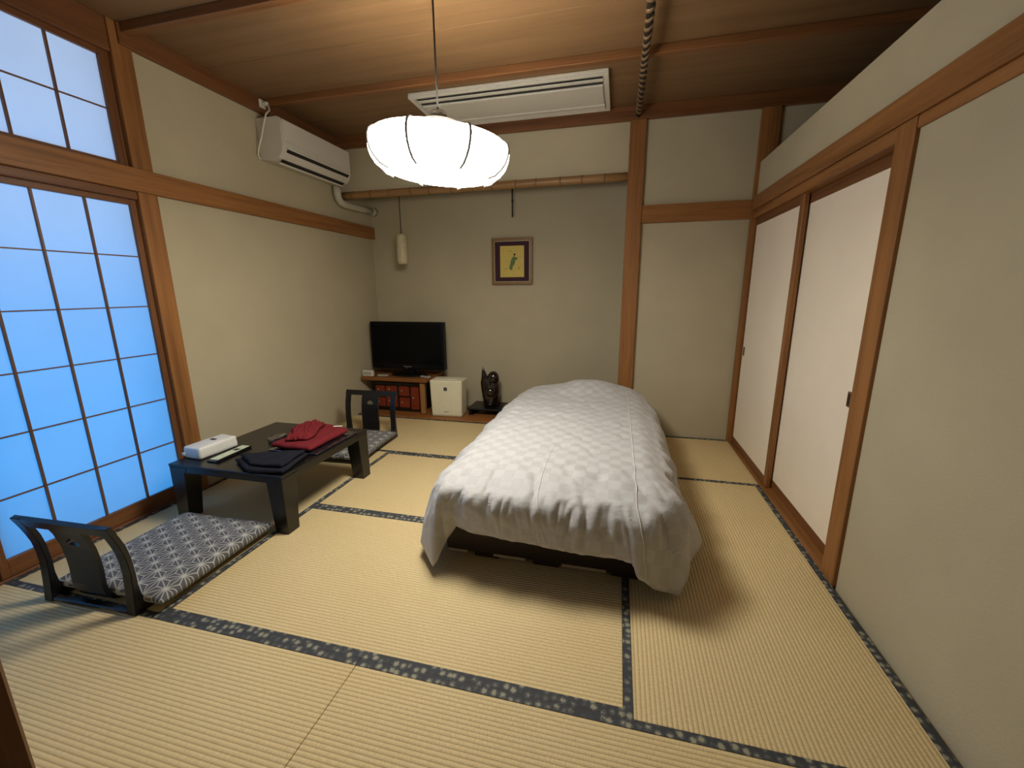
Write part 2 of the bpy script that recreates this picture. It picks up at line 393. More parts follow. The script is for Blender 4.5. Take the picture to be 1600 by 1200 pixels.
# twisted dark pole under the ceiling
pl = bpy.data.objects.new('trim_18', tubemesh('pole', [(0.086, 0.18+k*0.12, 2.535) for k in range(30)], 0.019, 10)); COL.objects.link(pl)
pl.data.materials.append(MATS['pole_dark']); tag(pl, 'dark wooden ceiling pole wrapped with pale bark bands', 'pole', kind='structure')
bandme = {}
y = 0.22
k = 0
while y < 3.64:
    ph = 0.9*math.sin(y*4.1)
    bm = bmesh.new(); n = 12; rows = []
    for j, (dy, rr) in enumerate(((-0.014, 0.0185), (-0.010, 0.0230), (0.010, 0.0230), (0.014, 0.0185))):
        rows.append([bm.verts.new((rr*math.cos(2*math.pi*q/n), dy+0.018*math.sin(2*math.pi*q/n+ph*2), rr*math.sin(2*math.pi*q/n))) for q in range(n)])
    for A, B in zip(rows, rows[1:]):
        for q in range(n): bm.faces.new((A[q], A[(q+1) % n], B[(q+1) % n], B[q]))
    bmesh.ops.recalc_face_normals(bm, faces=bm.faces)
    o = link('bark_band', frombm(bm, 'bark_band'), 'pole_band', pl, True); o.location = (0.086, y, 2.535)
    y += 0.070

# ------------------------------------------------------------------ shoji windows
def shoji(n, y0, y1, z0, z1, xc, ys, zs, label, st=0.030, rb=0.08, rtp=0.028):
    o = sbox('window_%d' % n, xc-0.014, xc+0.014, y0, y0+st, z0, z1, 'darkcedar_z', label, 'window')
    box('stile', xc-0.014, xc+0.014, y1-st, y1, z0, z1, 'darkcedar_z', o)
    box('rail', xc-0.013, xc+0.013, y0+st, y1-st, z0, z0+rb, 'darkcedar_y', o)
    box('rail', xc-0.013, xc+0.013, y0+st, y1-st, z1-rtp, z1, 'darkcedar_y', o)
    ya = [y0+st]+ys+[y1-st]; za = [z0+rb]+zs+[z1-rtp]
    for yy in ys: box('muntin', xc-0.001, xc+0.012, yy-0.0042, yy+0.0042, z0+rb, z1-rtp, 'darkcedar_z', o, 0)
    for zz in zs: box('muntin', xc-0.001, xc+0.008, y0+st, y1-st, zz-0.003, zz+0.003, 'darkcedar_y', o, 0)
    for a, b in zip(ya, ya[1:]):
        for c, d in zip(za, za[1:]):
            bm = bmesh.new(); e = 0.0005
            vs = [bm.verts.new((xc-0.003, p, q)) for p, q in ((a+e, c+e), (b-e, c+e), (b-e, d-e), (a+e, d-e))]; bm.faces.new(vs)
            pn = link('pane', frombm(bm, 'pane'), 'shoji_pane', o)
zr = [0.362, 0.633, 0.904, 1.175, 1.446]
shoji(1, 1.030, 1.892, 0.012, 1.744, -2.600, [1.249, 1.453, 1.657], zr, 'tall sliding shoji panel next to the cedar post')
shoji(2, 0.176, 1.060, 0.012, 1.744, -2.632, [0.412, 0.616, 0.820], zr, 'tall sliding shoji panel farther from the cedar post')
shoji(3, 1.010, 1.876, 1.905, 2.452, -2.600, [1.229, 1.436, 1.638], [2.178], 'transom shoji above the rail next to cedar post', rb=0.024)
shoji(4, 0.176, 1.040, 1.905, 2.452, -2.632, [0.390, 0.600, 0.805], [2.178], 'transom shoji above the rail farther from the cedar post', rb=0.024)
box('jamb', -2.64, -2.585, 1.876, 1.892, 1.905, 2.452, 'darkcedar_z', bpy.data.objects['window_3'])
ea = sbox('shade_eave', -4.30, -2.75, -0.8, 3.0, 2.50, 2.60, 'darkcedar_y', 'added unseen overhang shading the upper shoji panes', 'added_eave', 0)  # unseen overhang, added to cut the sky light on the upper panes
bal = sbox('added_balcony', -3.60, -2.75, -0.8, 3.0, -0.25, -0.05, 'grey_plastic', 'added unseen deck with blue panels tinting the shoji panes', 'added_balcony', 0)  # invented, unseen surroundings that give the shoji panes their blue
for k in range(4): box('tint_panel', -3.50, -3.494, -0.8+k*0.95, -0.8+k*0.95+0.94, -0.05, 1.55, 'blue_pane_tint', bal, 0)  # added sheets turning sky light blue before it reaches the lower panes
box('added_handrail', -3.53, -3.46, -0.8, 3.0, 1.55, 1.60, 'lamp_grey', bal, 0.004)

# ------------------------------------------------------------------ fusuma doors
def fusuma(n, xf, y0, y1, stl, label, hy):
    o = sbox('door_%d' % n, xf, xf+0.020, y0+0.002, y1-0.002, 0.06, 1.735, 'fusuma_paper', label, 'door', 0)
    box('stile', xf-0.004, xf+0.022, y0, y0+stl, 0.006, 1.760, 'cedar_z', o)
    box('stile', xf-0.004, xf+0.022, y1-0.024, y1, 0.006, 1.760, 'darkcedar_z', o)
    box('rail', xf-0.003, xf+0.021, y0+stl, y1-0.024, 0.006, 0.060, 'darkcedar_y', o)
    box('rail', xf-0.003, xf+0.021, y0+stl, y1-0.024, 1.705, 1.760, 'darkcedar_y', o)
    h = box('finger_pull', xf-0.003, xf+0.006, hy-0.016, hy+0.016, 0.735, 0.805, 'brass_dark', o, 0.003)
    box('recess', xf-0.0036, xf, hy-0.009, hy+0.009, 0.745, 0.795, 'bed_brown', h, 0)
fusuma(1, 0.974, 2.792, 3.660, 0.052, 'cream paper fusuma door sliding in front, by the back corner', 3.600)
fusuma(2, 1.006, 1.930, 2.850, 0.024, 'cream paper fusuma door sliding behind, next to the near post', 2.088)

# ------------------------------------------------------------------ bed
BX0, BX1, BY0, BY1 = -0.755, 0.193, 1.692, 3.640
bed = thing('bed', 'single bed with dark brown base under the white duvet', 'bed', ((BX0+BX1)/2, BY0, 0))
bcx = (BX0+BX1)/2
def lb(name, x0, x1, y0, y1, z0, z1, mat, parent, bev=0.004): return box(name, x0-bcx, x1-bcx, y0-BY0, y1-BY0, z0, z1, mat, parent, bev)
lb('base_frame', BX0, BX1, BY0, BY1, 0.028, 0.215, 'bed_brown', bed)
lb('mattress', BX0+0.01, BX1-0.01, BY0+0.012, BY1-0.01, 0.2155, 0.372, 'mattress_white', bed, 0.02)
for cx in (BX0+0.20, bcx+0.01, BX1-0.11):
    for cy in (BY0+0.06, BY1-0.08): lb('foot', cx-0.06, cx+0.06, cy-0.055, cy+0.06, 0.0018, 0.028, 'bed_brown', bed, 0.002)
for a, b in ((BX0+0.01, BX0+0.105), (BX0+0.235, bcx-0.085), (bcx+0.085, BX1-0.19)):
    lb('runner_strip', a, b, BY0+0.002, BY0+0.03, 0.014, 0.0275, 'bed_runner', bed, 0.002)

# duvet
def interp(ctrl, p):
    for (p0, v0), (p1, v1) in zip(ctrl, ctrl[1:]):
        if p0 <= p <= p1:
            t = (p-p0)/(p1-p0); t = t*t*(3-2*t)*0.6+t*0.4
            return Vector(v0).lerp(Vector(v1), t)
    return Vector(ctrl[-1][1])
HEM = [(0.0, (-0.66, 3.655, 0.20)), (0.15, (-0.80, 3.30, 0.14)), (0.45, (-0.885, 2.60, 0.13)), (0.75, (-0.915, 2.05, 0.11)), (0.90, (-0.895, 1.76, 0.09)), (0.96, (-0.865, 1.645, 0.07)), (1.0, (-0.745, 1.520, 0.045)),
       (1.045, (-0.715, 1.590, 0.135)), (1.09, (-0.668, 1.605, 0.208)), (1.16, (-0.60, 1.580, 0.207)), (1.27, (-0.45, 1.560, 0.206)), (1.44, (-0.275, 1.555, 0.203)), (1.55, (-0.19, 1.540, 0.203)), (1.62, (-0.120, 1.540, 0.200)), (1.76, (0.068, 1.550, 0.190)), (1.80, (0.105, 1.540, 0.188)),
       (1.84, (0.128, 1.530, 0.135)), (1.91, (0.19, 1.560, 0.080)), (1.96, (0.245, 1.585, 0.050)), (2.0, (0.290, 1.590, 0.035)), (2.035, (0.332, 1.68, 0.050)), (2.075, (0.352, 1.775, 0.070)), (2.10, (0.40, 1.84, 0.090)), (2.13, (0.432, 1.915, 0.100)), (2.16, (0.395, 2.02, 0.110)), (2.30, (0.375, 2.30, 0.12)),
       (2.55, (0.385, 2.75, 0.13)), (2.80, (0.375, 3.25, 0.15)), (2.93, (0.32, 3.58, 0.18)), (3.0, (0.20, 3.655, 0.22)), (3.5, (-0.25, 3.658, 0.26)), (4.0, (-0.66, 3.655, 0.20))]
CX, CY, HX, HY = -0.262, 2.600, 0.500, 0.985
def topz(x, y):
    z = 0.430 + 0.012*math.cos((x-CX)/HX*math.pi/2)
    g = math.exp(-((x+0.17)/0.30)**2 - ((y-3.40)/0.21)**2); z += 0.085*g
    z -= 0.03*max(0.0, (y-3.45)/0.14)**2
    fade = max(0.0, min(1.0, (y-1.6)/0.25))
    # soft creases running across the bed, stronger towards the head and the foot
    wy = 0.5+0.5*noise.noise(Vector((x*1.3+4, y*0.9, 0)))
    z += 0.0120*wy*noise.noise(Vector((x*3.5+noise.noise(Vector((x*5, y*3, 2)))*0.8, y*13, 1.7)))
    z += 0.006*noise.noise(Vector((x*9+y*3, y*5, 5.1)))
    if y < 1.95:
        k = (1.95-y)/0.35
        z += 0.012*k*noise.noise(Vector((x*12+y*2.5, y*3.0, 9.3))) - 0.012*k*max(0, 0.14-abs(noise.noise(Vector((x*7+y*1.5, y*2.2, 2.3)))))/0.14
    z += 0.0022*noise.noise(Vector((x*26, y*26, 3.0)))
    d = abs(noise.noise(Vector((x*6.5, y*8.0, 7.7)))); z -= 0.004*max(0, 0.16-d)/0.16
    return z
NA, NB = 150, 220; R0 = 0.74
def duvet_point(a, b):
    r = max(abs(a), abs(b))
    def rim(a, b):
        # rounded rectangle in plan
        aa, bb = a, b
        ax, by = abs(aa), abs(bb)
        if ax > 0.82 and by > 0.90:
            u, v = (ax-0.82)/0.18, (by-0.90)/0.10
            mxx = max(u, v); ln = math.hypot(u, v)
            if ln > 1e-6:
                f = mxx/ln; u *= f*1.0; v *= f*1.0
            ax, by = 0.82+0.18*u, 0.90+0.10*v
            aa, bb = math.copysign(ax, aa), math.copysign(by, bb)
        x = CX+aa*HX; y = CY+bb*HY
        if y > 3.0: x = CX+0.02*0 + (x-CX)*(1-0.14*((y-3.0)/0.6)**2)
        return x, y
    if r <= R0:
        x, y = rim(a/R0, b/R0); z = topz(x, y)
        e = r/R0
        if e > 0.80: z -= 0.035*((e-0.80)/0.20)**2
        return Vector((x, y, z))
    f = R0/r; ra, rb = a*f/R0, b*f/R0
    x, y = rim(ra, rb); z = topz(x, y)-0.035
    k = (r-R0)/(1-R0)
    # perimeter parameter
    if abs(ra) >= abs(rb):
        p = (1-rb)/2 if ra < 0 else 2+(rb+1)/2
    else:
        p = 1+(ra+1)/2 if rb < 0 else 3+(1-ra)/2
    h = interp(HEM, p)
    out = Vector((h.x-x, h.y-y, 0))
    P0 = Vector((x, y, z)); d = Vector((ra*0.9 if abs(ra) >= abs(rb) else 0.25*ra, rb if abs(rb) > abs(ra) else 0.25*rb, 0))
    if d.length > 0: d.normalize()
    P1 = P0 + d*0.075 + Vector((0, 0, -0.02)); P2 = h
    q = P0*(1-k)**2 + P1*2*k*(1-k) + P2*k*k
    # folds of the hanging cloth
    s = noise.noise(Vector((p*17.0, k*0.8+p*2, 0.3)))
    s2 = 0.6-2.2*abs(noise.noise(Vector((p*30.0+k*1.2, k*1.3, 4.3))))
    amp = math.sin(min(1, k*1.25)*math.pi)*0.030+0.008*k
    if b > 0.6: amp *= 0.3
    if 1.08 < p < 1.82: amp *= 1.15
    q += d*(s*amp + s2*amp*0.45)
    q.z += 0.006*s2*k
    q.z = max(q.z, 0.004)
    return q
dv_me = bpy.data.meshes.new('duvet')
verts = []; uvs = []
for j in range(NB+1):
    for i in range(NA+1):
        a = -1+2*i/NA; b = -1+2*j/NB
        verts.append(duvet_point(a, b)); uvs.append((a*0.72, b*1.28))
faces = [(j*(NA+1)+i, j*(NA+1)+i+1, (j+1)*(NA+1)+i+1, (j+1)*(NA+1)+i) for j in range(NB) for i in range(NA)]
dv_me.from_pydata([v for v in verts], [], faces)
ul = dv_me.uv_layers.new(name='UVMap')
for lp in dv_me.loops: ul.data[lp.index].uv = uvs[lp.vertex_index]
duv = link('duvet', dv_me, 'duvet_cotton', None, True); tag(duv, 'white checkered duvet draped over the single bed, lumpy over the pillow', 'duvet')
sm = duv.modifiers.new('thickness', 'SOLIDIFY'); sm.thickness = 0.006; sm.offset = 1
for a_, nm in ((0.55, 'seam_piping'), (0.0, 'seam_piping')):
    pts = []
    b0, b1 = (-0.99, 0.62) if a_ > 0.1 else (-0.99, -0.35)
    n = 110
    for k in range(n+1):
        b = b0+(b1-b0)*k/n
        aa = (a_*max(1.0, abs(b)/R0)) if a_ > 0.1 else -0.02+0.03*math.sin(b*3)
        q = duvet_point(aa, b); q2 = duvet_point(aa+0.004, b); q3 = duvet_point(aa, b+0.004)
        nn = (q2-q).cross(q3-q)
        if nn.length > 0: nn.normalize()
        pts.append(q+nn*0.0068)
    tube(nm, pts, 0.0026 if a_ > 0.1 else 0.0018, 'seam_cotton', duv, 6)
tg = box('care_label', -0.001, 0.001, -0.016, 0.016, -0.012, 0.012, 'piping_white', duv, 0); tg.location = (0.372, 2.02, 0.17); tg.rotation_euler = (0.3, 0.9, 0.4)
# ------------------------------------------------------------------ low table
tx0, tx1, ty0, ty1, th = -2.368, -1.625, 1.640, 2.412, 0.330
tc_ = ((tx0+tx1)/2, (ty0+ty1)/2)
tb = thing('low_table', 'low black lacquered table with four tapered legs', 'table', (tc_[0], tc_[1], 0))
hx, hy = (tx1-tx0)/2, (ty1-ty0)/2
box('table_top', -hx, hx, -hy, hy, th-0.016, th, 'table_black', tb, 0.003)
bm = bmesh.new()
for sx in (-1, 1):
    xa, xb = sorted((sx*(hx-0.0045), sx*(hx-0.024))); bbox(bm, xa, xb, -hy+0.08, hy-0.08, th-0.046, th-0.0165)
for sy in (-1, 1):
    ya, yb = sorted((sy*(hy-0.0045), sy*(hy-0.024))); bbox(bm, -hx+0.08, hx-0.08, ya, yb, th-0.046, th-0.0165)
link('apron', frombm(bm, 'apron'), 'table_black', tb)
for sx in (-1, 1):
    for sy in (-1, 1):
        bm = bmesh.new()
        lv = []
        for z, wq in ((0.002, 0.080), (th-0.046, 0.100), (th-0.0165, 0.125)):
            c = 0.002
            lv.append([bm.verts.new((sx*(hx-c-p*wq), sy*(hy-c-q*wq), z)) for p, q in ((0, 0), (1, 0), (1, 1), (0, 1))])
        for A, B in zip(lv, lv[1:]):
            for k in range(4): bm.faces.new((A[k], A[(k+1) % 4], B[(k+1) % 4], B[k]))
        bm.faces.new(lv[0]); bm.faces.new(lv[-1]); bmesh.ops.recalc_face_normals(bm, faces=bm.faces)
        bmesh.ops.bevel(bm, geom=list(bm.edges), offset=0.002, segments=1, affect='EDGES')
        link('leg', frombm(bm, 'leg'), 'table_black', tb)

# ------------------------------------------------------------------ floor chairs (zaisu)
PROF = [(0.44, 0.011), (0.28, 0.011), (0.14, 0.0112), (0.09, 0.015), (0.05, 0.030), (0.028, 0.060), (0.021, 0.10), (0.024, 0.17), (0.022, 0.22), (0.017, 0.27), (0.003, 0.335), (-0.022, 0.400)]
PL = [0.0]
for (a, b), (c, d) in zip(PROF, PROF[1:]): PL.append(PL[-1]+math.hypot(c-a, d-b))
def prof(s):
    s = max(0.0, min(PL[-1], s))
    for i in range(len(PROF)-1):
        if s <= PL[i+1]+1e-9:
            t = (s-PL[i])/(PL[i+1]-PL[i]); return (PROF[i][0]+(PROF[i+1][0]-PROF[i][0])*t, PROF[i][1]+(PROF[i+1][1]-PROF[i][1])*t)
SE = PL[-1]; SB = PL[3]           # end of the profile, start of the bend
def sheet(name, loops, parent, thick=0.017):
    # loops: list of rows of (x, s)
    bm = bmesh.new(); R = [[bm.verts.new((x, prof(s)[0], prof(s)[1])) for x, s in row] for row in loops]
    for A, B in zip(R, R[1:]):
        for i in range(len(A)-1): bm.faces.new((A[i], A[i+1], B[i+1], B[i]))
    bmesh.ops.recalc_face_normals(bm, faces=bm.faces)
    o = link(name, frombm(bm, name), 'lacquer_black', parent, False)
    md = o.modifiers.new('thickness', 'SOLIDIFY'); md.thickness = thick; md.offset = 0
    return o
def make_zaisu(label, loc, rz):
    t = thing('floor_chair', label, 'chair', loc, rz, 'legless floor chairs at the low table')
    # seat board on the floor with an opening near the back
    box('seat_board', -0.235, 0.235, 0.10, 0.44, 0.003, 0.019, 'lacquer_black', t, 0.004)
    # rear cross bar on the floor
    box('rear_bar', -0.192, 0.192, 0.002, 0.030, 0.003, 0.020, 'lacquer_black', t, 0.004)
    outl = [(0.0, 0.002), (0.005, 0.05), (0.010, 0.10), (0.015, 0.175), (0.013, 0.225), (0.008, 0.27), (-0.002, 0.31), (-0.012, 0.343), (-0.032, 0.400), (-0.013, 0.403),
            (0.008, 0.347), (0.022, 0.30), (0.030, 0.25), (0.034, 0.175), (0.033, 0.12), (0.038, 0.075), (0.055, 0.045), (0.085, 0.028), (0.125, 0.0205), (0.20, 0.0195), (0.20, 0.002)]
    for sx in (-1, 1):
        prism('side_support', outl, 'x', sx*0.192, sx*0.236, 'lacquer_black', t, bev=0.002)
    rows = []
    for k in range(5):
        s = SE-0.042+0.042*k/4
        rows.append([(-0.2375+0.475*i/12, s) for i in range(13)])
    sheet('top_rail', rows, t, 0.0185)
    # splat with a cloud shaped hole
    hc = SE-0.105; wq = 0.078; sh0, sh1 = hc-0.045, hc+0.045
    rows = [[(-wq+2*wq*i/6, SB-0.03+(sh0-SB+0.03)*k/16) for i in range(7)] for k in range(17)]
    sp = sheet('splat', rows, t)
    rows = [[(-wq+2*wq*i/6, sh1+(SE-0.04-sh1)*k/3) for i in range(7)] for k in range(4)]
    sheet('splat_top', rows, sp)
    N = 40; hole = []; rect = []
    for k in range(N+1):
        th_ = 2*math.pi*k/N
        rr = 1+0.10*math.cos(3*th_+math.pi/2)
        hole.append((0.031*rr*math.cos(th_), hc+0.017*rr*math.sin(th_)))
        cx, cy = math.cos(th_), math.sin(th_); mm = max(abs(cx), abs(cy)); rect.append((wq*cx/mm, hc+0.045*cy/mm))
    sheet('splat_middle', [[(h[0]+(r[0]-h[0])*q, h[1]+(r[1]-h[1])*q) for h, r in zip(hole, rect)] for q in (0, 0.35, 1)], sp)
    return t
ch1 = make_zaisu('black legless floor chair by the shoji window, its back toward the entrance', (-2.026, 1.005, 0), math.radians(2.5))
ch2 = make_zaisu('black legless floor chair near the television, facing the low table', (-2.062, 3.150, 0), math.radians(180+2))

def asanoha(x, y, a):
    h = a*math.sqrt(3)/2
    # nearest lattice triangle vertices
    v = y/h; u = x/a-0.5*v
    i, j = math.floor(u), math.floor(v); fu, fv = u-i, v-j
    def P(ii, jj): return ((ii+0.5*jj)*a, jj*h)
    tri = [P(i, j), P(i+1, j), P(i, j+1)] if fu+fv < 1 else [P(i+1, j+1), P(i+1, j), P(i, j+1)]
    c = (sum(p[0] for p in tri)/3, sum(p[1] for p in tri)/3)
    best = 9
    def sd(p, q):
        dx, dy = q[0]-p[0], q[1]-p[1]; t = max(0, min(1, ((x-p[0])*dx+(y-p[1])*dy)/(dx*dx+dy*dy)))
        return math.hypot(x-p[0]-t*dx, y-p[1]-t*dy)
    for k in range(3):
        best = min(best, sd(tri[k], tri[(k+1) % 3]), sd(tri[k], c))
    return best
def cushion_mesh(wx, wy, t):
    n = 210; me = bpy.data.meshes.new('zabuton'); vs = []; pat = []
    for s in (1, -1):
        for j in range(n+1):
            for i in range(n+1):
                u, v = -1+2*i/n, -1+2*j/n
                e = ((1-abs(u)**7)*(1-abs(v)**7)); e = max(0, e)**0.36
                x = u*wx/2*(1-0.035*(1-abs(v)**2)*abs(u)**3); y = v*wy/2*(1-0.035*(1-abs(u)**2)*abs(v)**3)
                vs.append((x, y, t*0.5+s*t*0.5*e))
                d = asanoha(y+0.011, x+0.02, 0.078); pat.append(max(0.0, 1-max(0, d-0.0009)/0.0022))
    m_ = (n+1)*(n+1); fs = []
    for s in (0, 1):
        for j in range(n):
            for i in range(n):
                f = (s*m_+j*(n+1)+i, s*m_+j*(n+1)+i+1, s*m_+(j+1)*(n+1)+i+1, s*m_+(j+1)*(n+1)+i)
                fs.append(f if s == 0 else f[::-1])
    me.from_pydata(vs, [], fs)
    at = me.attributes.new('pat', 'FLOAT', 'POINT'); at.data.foreach_set('value', pat)
    return me
cm = cushion_mesh(0.57, 0.585, 0.066)
zb1 = link('zabuton', cm, 'asanoha_cloth', None, True); zb1.location = (-1.985, 1.335, 0.0205); zb1.rotation_euler = (0, 0, math.radians(1.5))
tag(zb1, 'grey hemp-leaf patterned zabuton cushion on floor chair by the window', 'cushion', 'zabuton cushions')
zb2 = link('zabuton', cm, 'asanoha_cloth', None, True); zb2.location = (-2.062, 2.790, 0.0205); zb2.rotation_euler = (0, 0, math.radians(4))
tag(zb2, 'grey hemp-leaf patterned zabuton cushion on floor chair near the television', 'cushion', 'zabuton cushions')

# ------------------------------------------------------------------ things on the table
TZ = th+0.0004
def softslab(name, corners, z0, t, mat, label=None, cat=None, parent=None, wr=0.006, fr=9.0, nn=40, seed=0.0, rnd=0.25, layers=1, loc=None):
    c = [Vector((p[0], p[1], 0)) for p in corners]; cen = sum(c, Vector())/4
    bm = bmesh.new(); rows = {}
    def P(u, v): return (c[0]*(1-u)+c[1]*u)*(1-v)+(c[3]*(1-u)+c[2]*u)*v
    for s in (1, 0):
        for j in range(nn+1):
            for i in range(nn+1):
                u, v = i/nn, j/nn; uu, vv = 2*u-1, 2*v-1
                p = P(u, v)-cen
                ed = max(0.0, (1-abs(uu)**8)*(1-abs(vv)**8))**rnd
                e = noise.noise(Vector((p.x*fr+seed, p.y*fr*0.7, seed)))
                w_ = noise.noise(Vector((p.x*fr*2.5+seed, p.y*fr*1.2, seed+4)))
                p = p*(1+0.05*noise.noise(Vector((u*3+seed, v*3, 2)))*max(abs(uu), abs(vv)))
                if s: z = t*0.5+t*0.5*ed + wr*e*ed + wr*0.5*w_*ed
                else: z = t*0.5-t*0.5*ed
                rows[(s, i, j)] = bm.verts.new((p.x, p.y, max(z, 0.0)))
    for j in range(nn):
        for i in range(nn):
            bm.faces.new((rows[(1, i, j)], rows[(1, i+1, j)], rows[(1, i+1, j+1)], rows[(1, i, j+1)]))
            bm.faces.new((rows[(0, i, j+1)], rows[(0, i+1, j+1)], rows[(0, i+1, j)], rows[(0, i, j)]))
    bmesh.ops.remove_doubles(bm, verts=bm.verts, dist=1e-6); bmesh.ops.recalc_face_normals(bm, faces=bm.faces)
    o = link(name, frombm(bm, name), mat, parent, True); o.location = (cen.x, cen.y, z0)
    if label: tag(o, label, cat)
    return o
pk = thing('tissue_pack', 'white plastic wrapped pack with dark print on the low table', 'pack', (-2.285, 1.838, TZ), math.radians(-4))
bm = bmesh.new(); bbox(bm, -0.062, 0.062, -0.118, 0.118, 0, 0.070, 0.014, 3)
bmesh.ops.subdivide_edges(bm, edges=list(bm.edges), cuts=3, use_grid_fill=True)
for v in bm.verts:
    if v.co.z > 0.004: v.co += Vector((noise.noise(v.co*22), noise.noise(v.co*22+Vector((3, 1, 2))), noise.noise(v.co*18+Vector((7, 2, 9)))))*0.0045
link('wrapper', frombm(bm, 'wrapper'), 'pack_white', pk, True)
box('printed_mark', -0.022, 0.014, 0.010, 0.028, 0.0715, 0.0735, 'black_print', pk, 0)
box('end_flap', -0.064, -0.040, -0.128, -0.116, 0.018, 0.036, 'pack_white', pk, 0.003)
ty = thing('tray', 'small flat black tray with leaflet beside the white pack', 'tray', (-2.150, 1.832, TZ), math.radians(2))
box('tray_plate', -0.032, 0.040, -0.125, 0.115, 0.0, 0.008, 'lacquer_black', ty, 0.003)
box('tray_rim', 0.032, 0.040, -0.125, 0.115, 0.0082, 0.013, 'lacquer_black', ty, 0.001)
lf = thing('leaflet', 'pale green printed leaflet lying on the small tray', 'leaflet', (-2.162, 1.835, TZ+0.0082), math.radians(2))
box('paper_sheet', -0.018, 0.034, -0.110, 0.112, 0, 0.0018, 'paper_green', lf, 0)
box('printed_lines', -0.010, 0.024, 0.03, 0.06, 0.0019, 0.0022, 'black_print', lf, 0)
nv = thing('folded_trousers', 'folded dark navy trousers stacked on the low table corner', 'clothes', (-1.83, 1.79, TZ))
n1 = softslab('lower_fold', [(-2.025, 1.745), (-1.830, 1.632), (-1.632, 1.662), (-1.682, 1.915)], 0, 0.026, 'navy_cloth', seed=1.3, wr=0.004)
n2 = softslab('upper_fold', [(-2.000, 1.760), (-1.835, 1.668), (-1.652, 1.680), (-1.690, 1.900)], 0, 0.024, 'navy_cloth', seed=5.3, wr=0.008)
for o, zz in ((n1, 0.0), (n2, 0.0245)):
    o.location = Vector((o.location.x, o.location.y, TZ+zz)) - Vector(nv.location); o.parent = nv
rd = thing('folded_jacket', 'folded dark red jacket with a white label on the low table', 'clothes', (-1.83, 2.13, TZ))
r1 = softslab('folded_body', [(-1.972, 1.938), (-1.685, 1.928), (-1.680, 2.290), (-1.925, 2.360)], 0, 0.034, 'red_cloth', seed=2.2, wr=0.005)
r1.location = Vector((r1.location.x, r1.location.y, TZ+0.0130)) - Vector(rd.location); r1.parent = rd
tg2 = box('white_label', -0.028, 0.028, -0.008, 0.008, 0, 0.0015, 'piping_white', rd, 0); tg2.location = (0.075, 0.155, 0.0520); tg2.rotation_euler = (0, 0, 0.35)
bgp = softslab('plastic_bag', [(-1.985, 1.928), (-1.640, 1.928), (-1.636, 2.330), (-1.93, 2.392)], TZ, 0.0085, 'bag_black', 'shiny black plastic bag under the folded red jacket', 'bag', seed=8.1, wr=0.0036, fr=34, nn=60)
# crinkled bag edge sticking out
def sash_mesh():
    bm = bmesh.new(); nu, nv = 60, 36; G = []
    for s_ in (1, 0):
        rows = []
        for j in range(nv+1):
            row = []
            for i in range(nu+1):
                u, v = -1+2*i/nu, -1+2*j/nv
                wob = 0.18*noise.noise(Vector((u*2.2, 1.3, 0)))
                x = 0.165*u + 0.010*noise.noise(Vector((u*4, v*4, 8))); y = 0.085*(v*(1-0.25*u*u)+wob)
                e = max(0.0, (1-abs(u)**4)*(1-abs(v)**3))**0.5
                fold = abs(noise.noise(Vector((u*2.0+v*2.4, v*3.4-u*0.8, 3.1))))
                z = e*(0.018+min(0.030, 0.075*fold)+0.008*noise.noise(Vector((u*5, v*5, 1)))) if s_ else 0.0
                row.append(bm.verts.new((x, y, max(0.0, z))))
            rows.append(row)
        G.append(rows)
    for k, R in enumerate(G):
        for j in range(nv):
            for i in range(nu):
                f = (R[j][i], R[j][i+1], R[j+1][i+1], R[j+1][i]); bm.faces.new(f if k == 0 else f[::-1])
    bmesh.ops.remove_doubles(bm, verts=bm.verts, dist=1e-6); bmesh.ops.recalc_face_normals(bm, faces=bm.faces)
    return frombm(bm, 'sash')
ob = link('rolled_sash', sash_mesh(), 'red_cloth', None, True); ob.location = (-1.885, 2.145, TZ+0.0540); ob.rotation_euler = (0, 0, math.radians(112))
tag(ob, 'bunched dark red sash lying on top of the red jacket', 'clothes')
kb = softslab('plastic_pouch', [(-2.095, 2.045), (-2.005, 2.000), (-1.998, 2.11), (-2.06, 2.16)], TZ+0.0002, 0.036, 'bag_black', 'crumpled shiny black plastic pouch beside the red sash', 'bag', seed=3.7, wr=0.012, fr=24)

# ------------------------------------------------------------------ television corner
BZ = 0.0105
ts = thing('tv_stand', 'low wooden television stand with log leg in the alcove', 'stand', (-2.185, 3.975, BZ))
def tl(name, x0, x1, y0, y1, z0, z1, mat, bev=0.004): return box(name, x0+2.185, x1+2.185, y0-3.975, y1-3.975, z0-BZ, z1-BZ, mat, ts, bev)
tl('top_board', -2.560, -1.818, 3.760, 4.205, 0.348, 0.386, 'stand_wood', 0.008)
tl('leg', -1.915, -1.860, 3.785, 3.84, BZ, 0.348, 'stand_post', 0.012)
tl('leg', -1.915, -1.860, 4.12, 4.18, BZ, 0.348, 'stand_post', 0.012)
tl('leg', -2.530, -2.475, 3.97, 4.18, BZ, 0.348, 'stand_wood', 0.008)
cb = thing('drawer_chest', 'small black chest with red lacquered drawers under the television stand', 'chest', (-2.19, 3.98, BZ))
def cl(name, x0, x1, y0, y1, z0, z1, mat, par, bev=0.002): return box(name, x0+2.19, x1+2.19, y0-3.98, y1-3.98, z0-BZ, z1-BZ, mat, par, bev)
cl('body', -2.465, -1.935, 3.865, 4.15, BZ, 0.318, 'lacquer_black', cb)
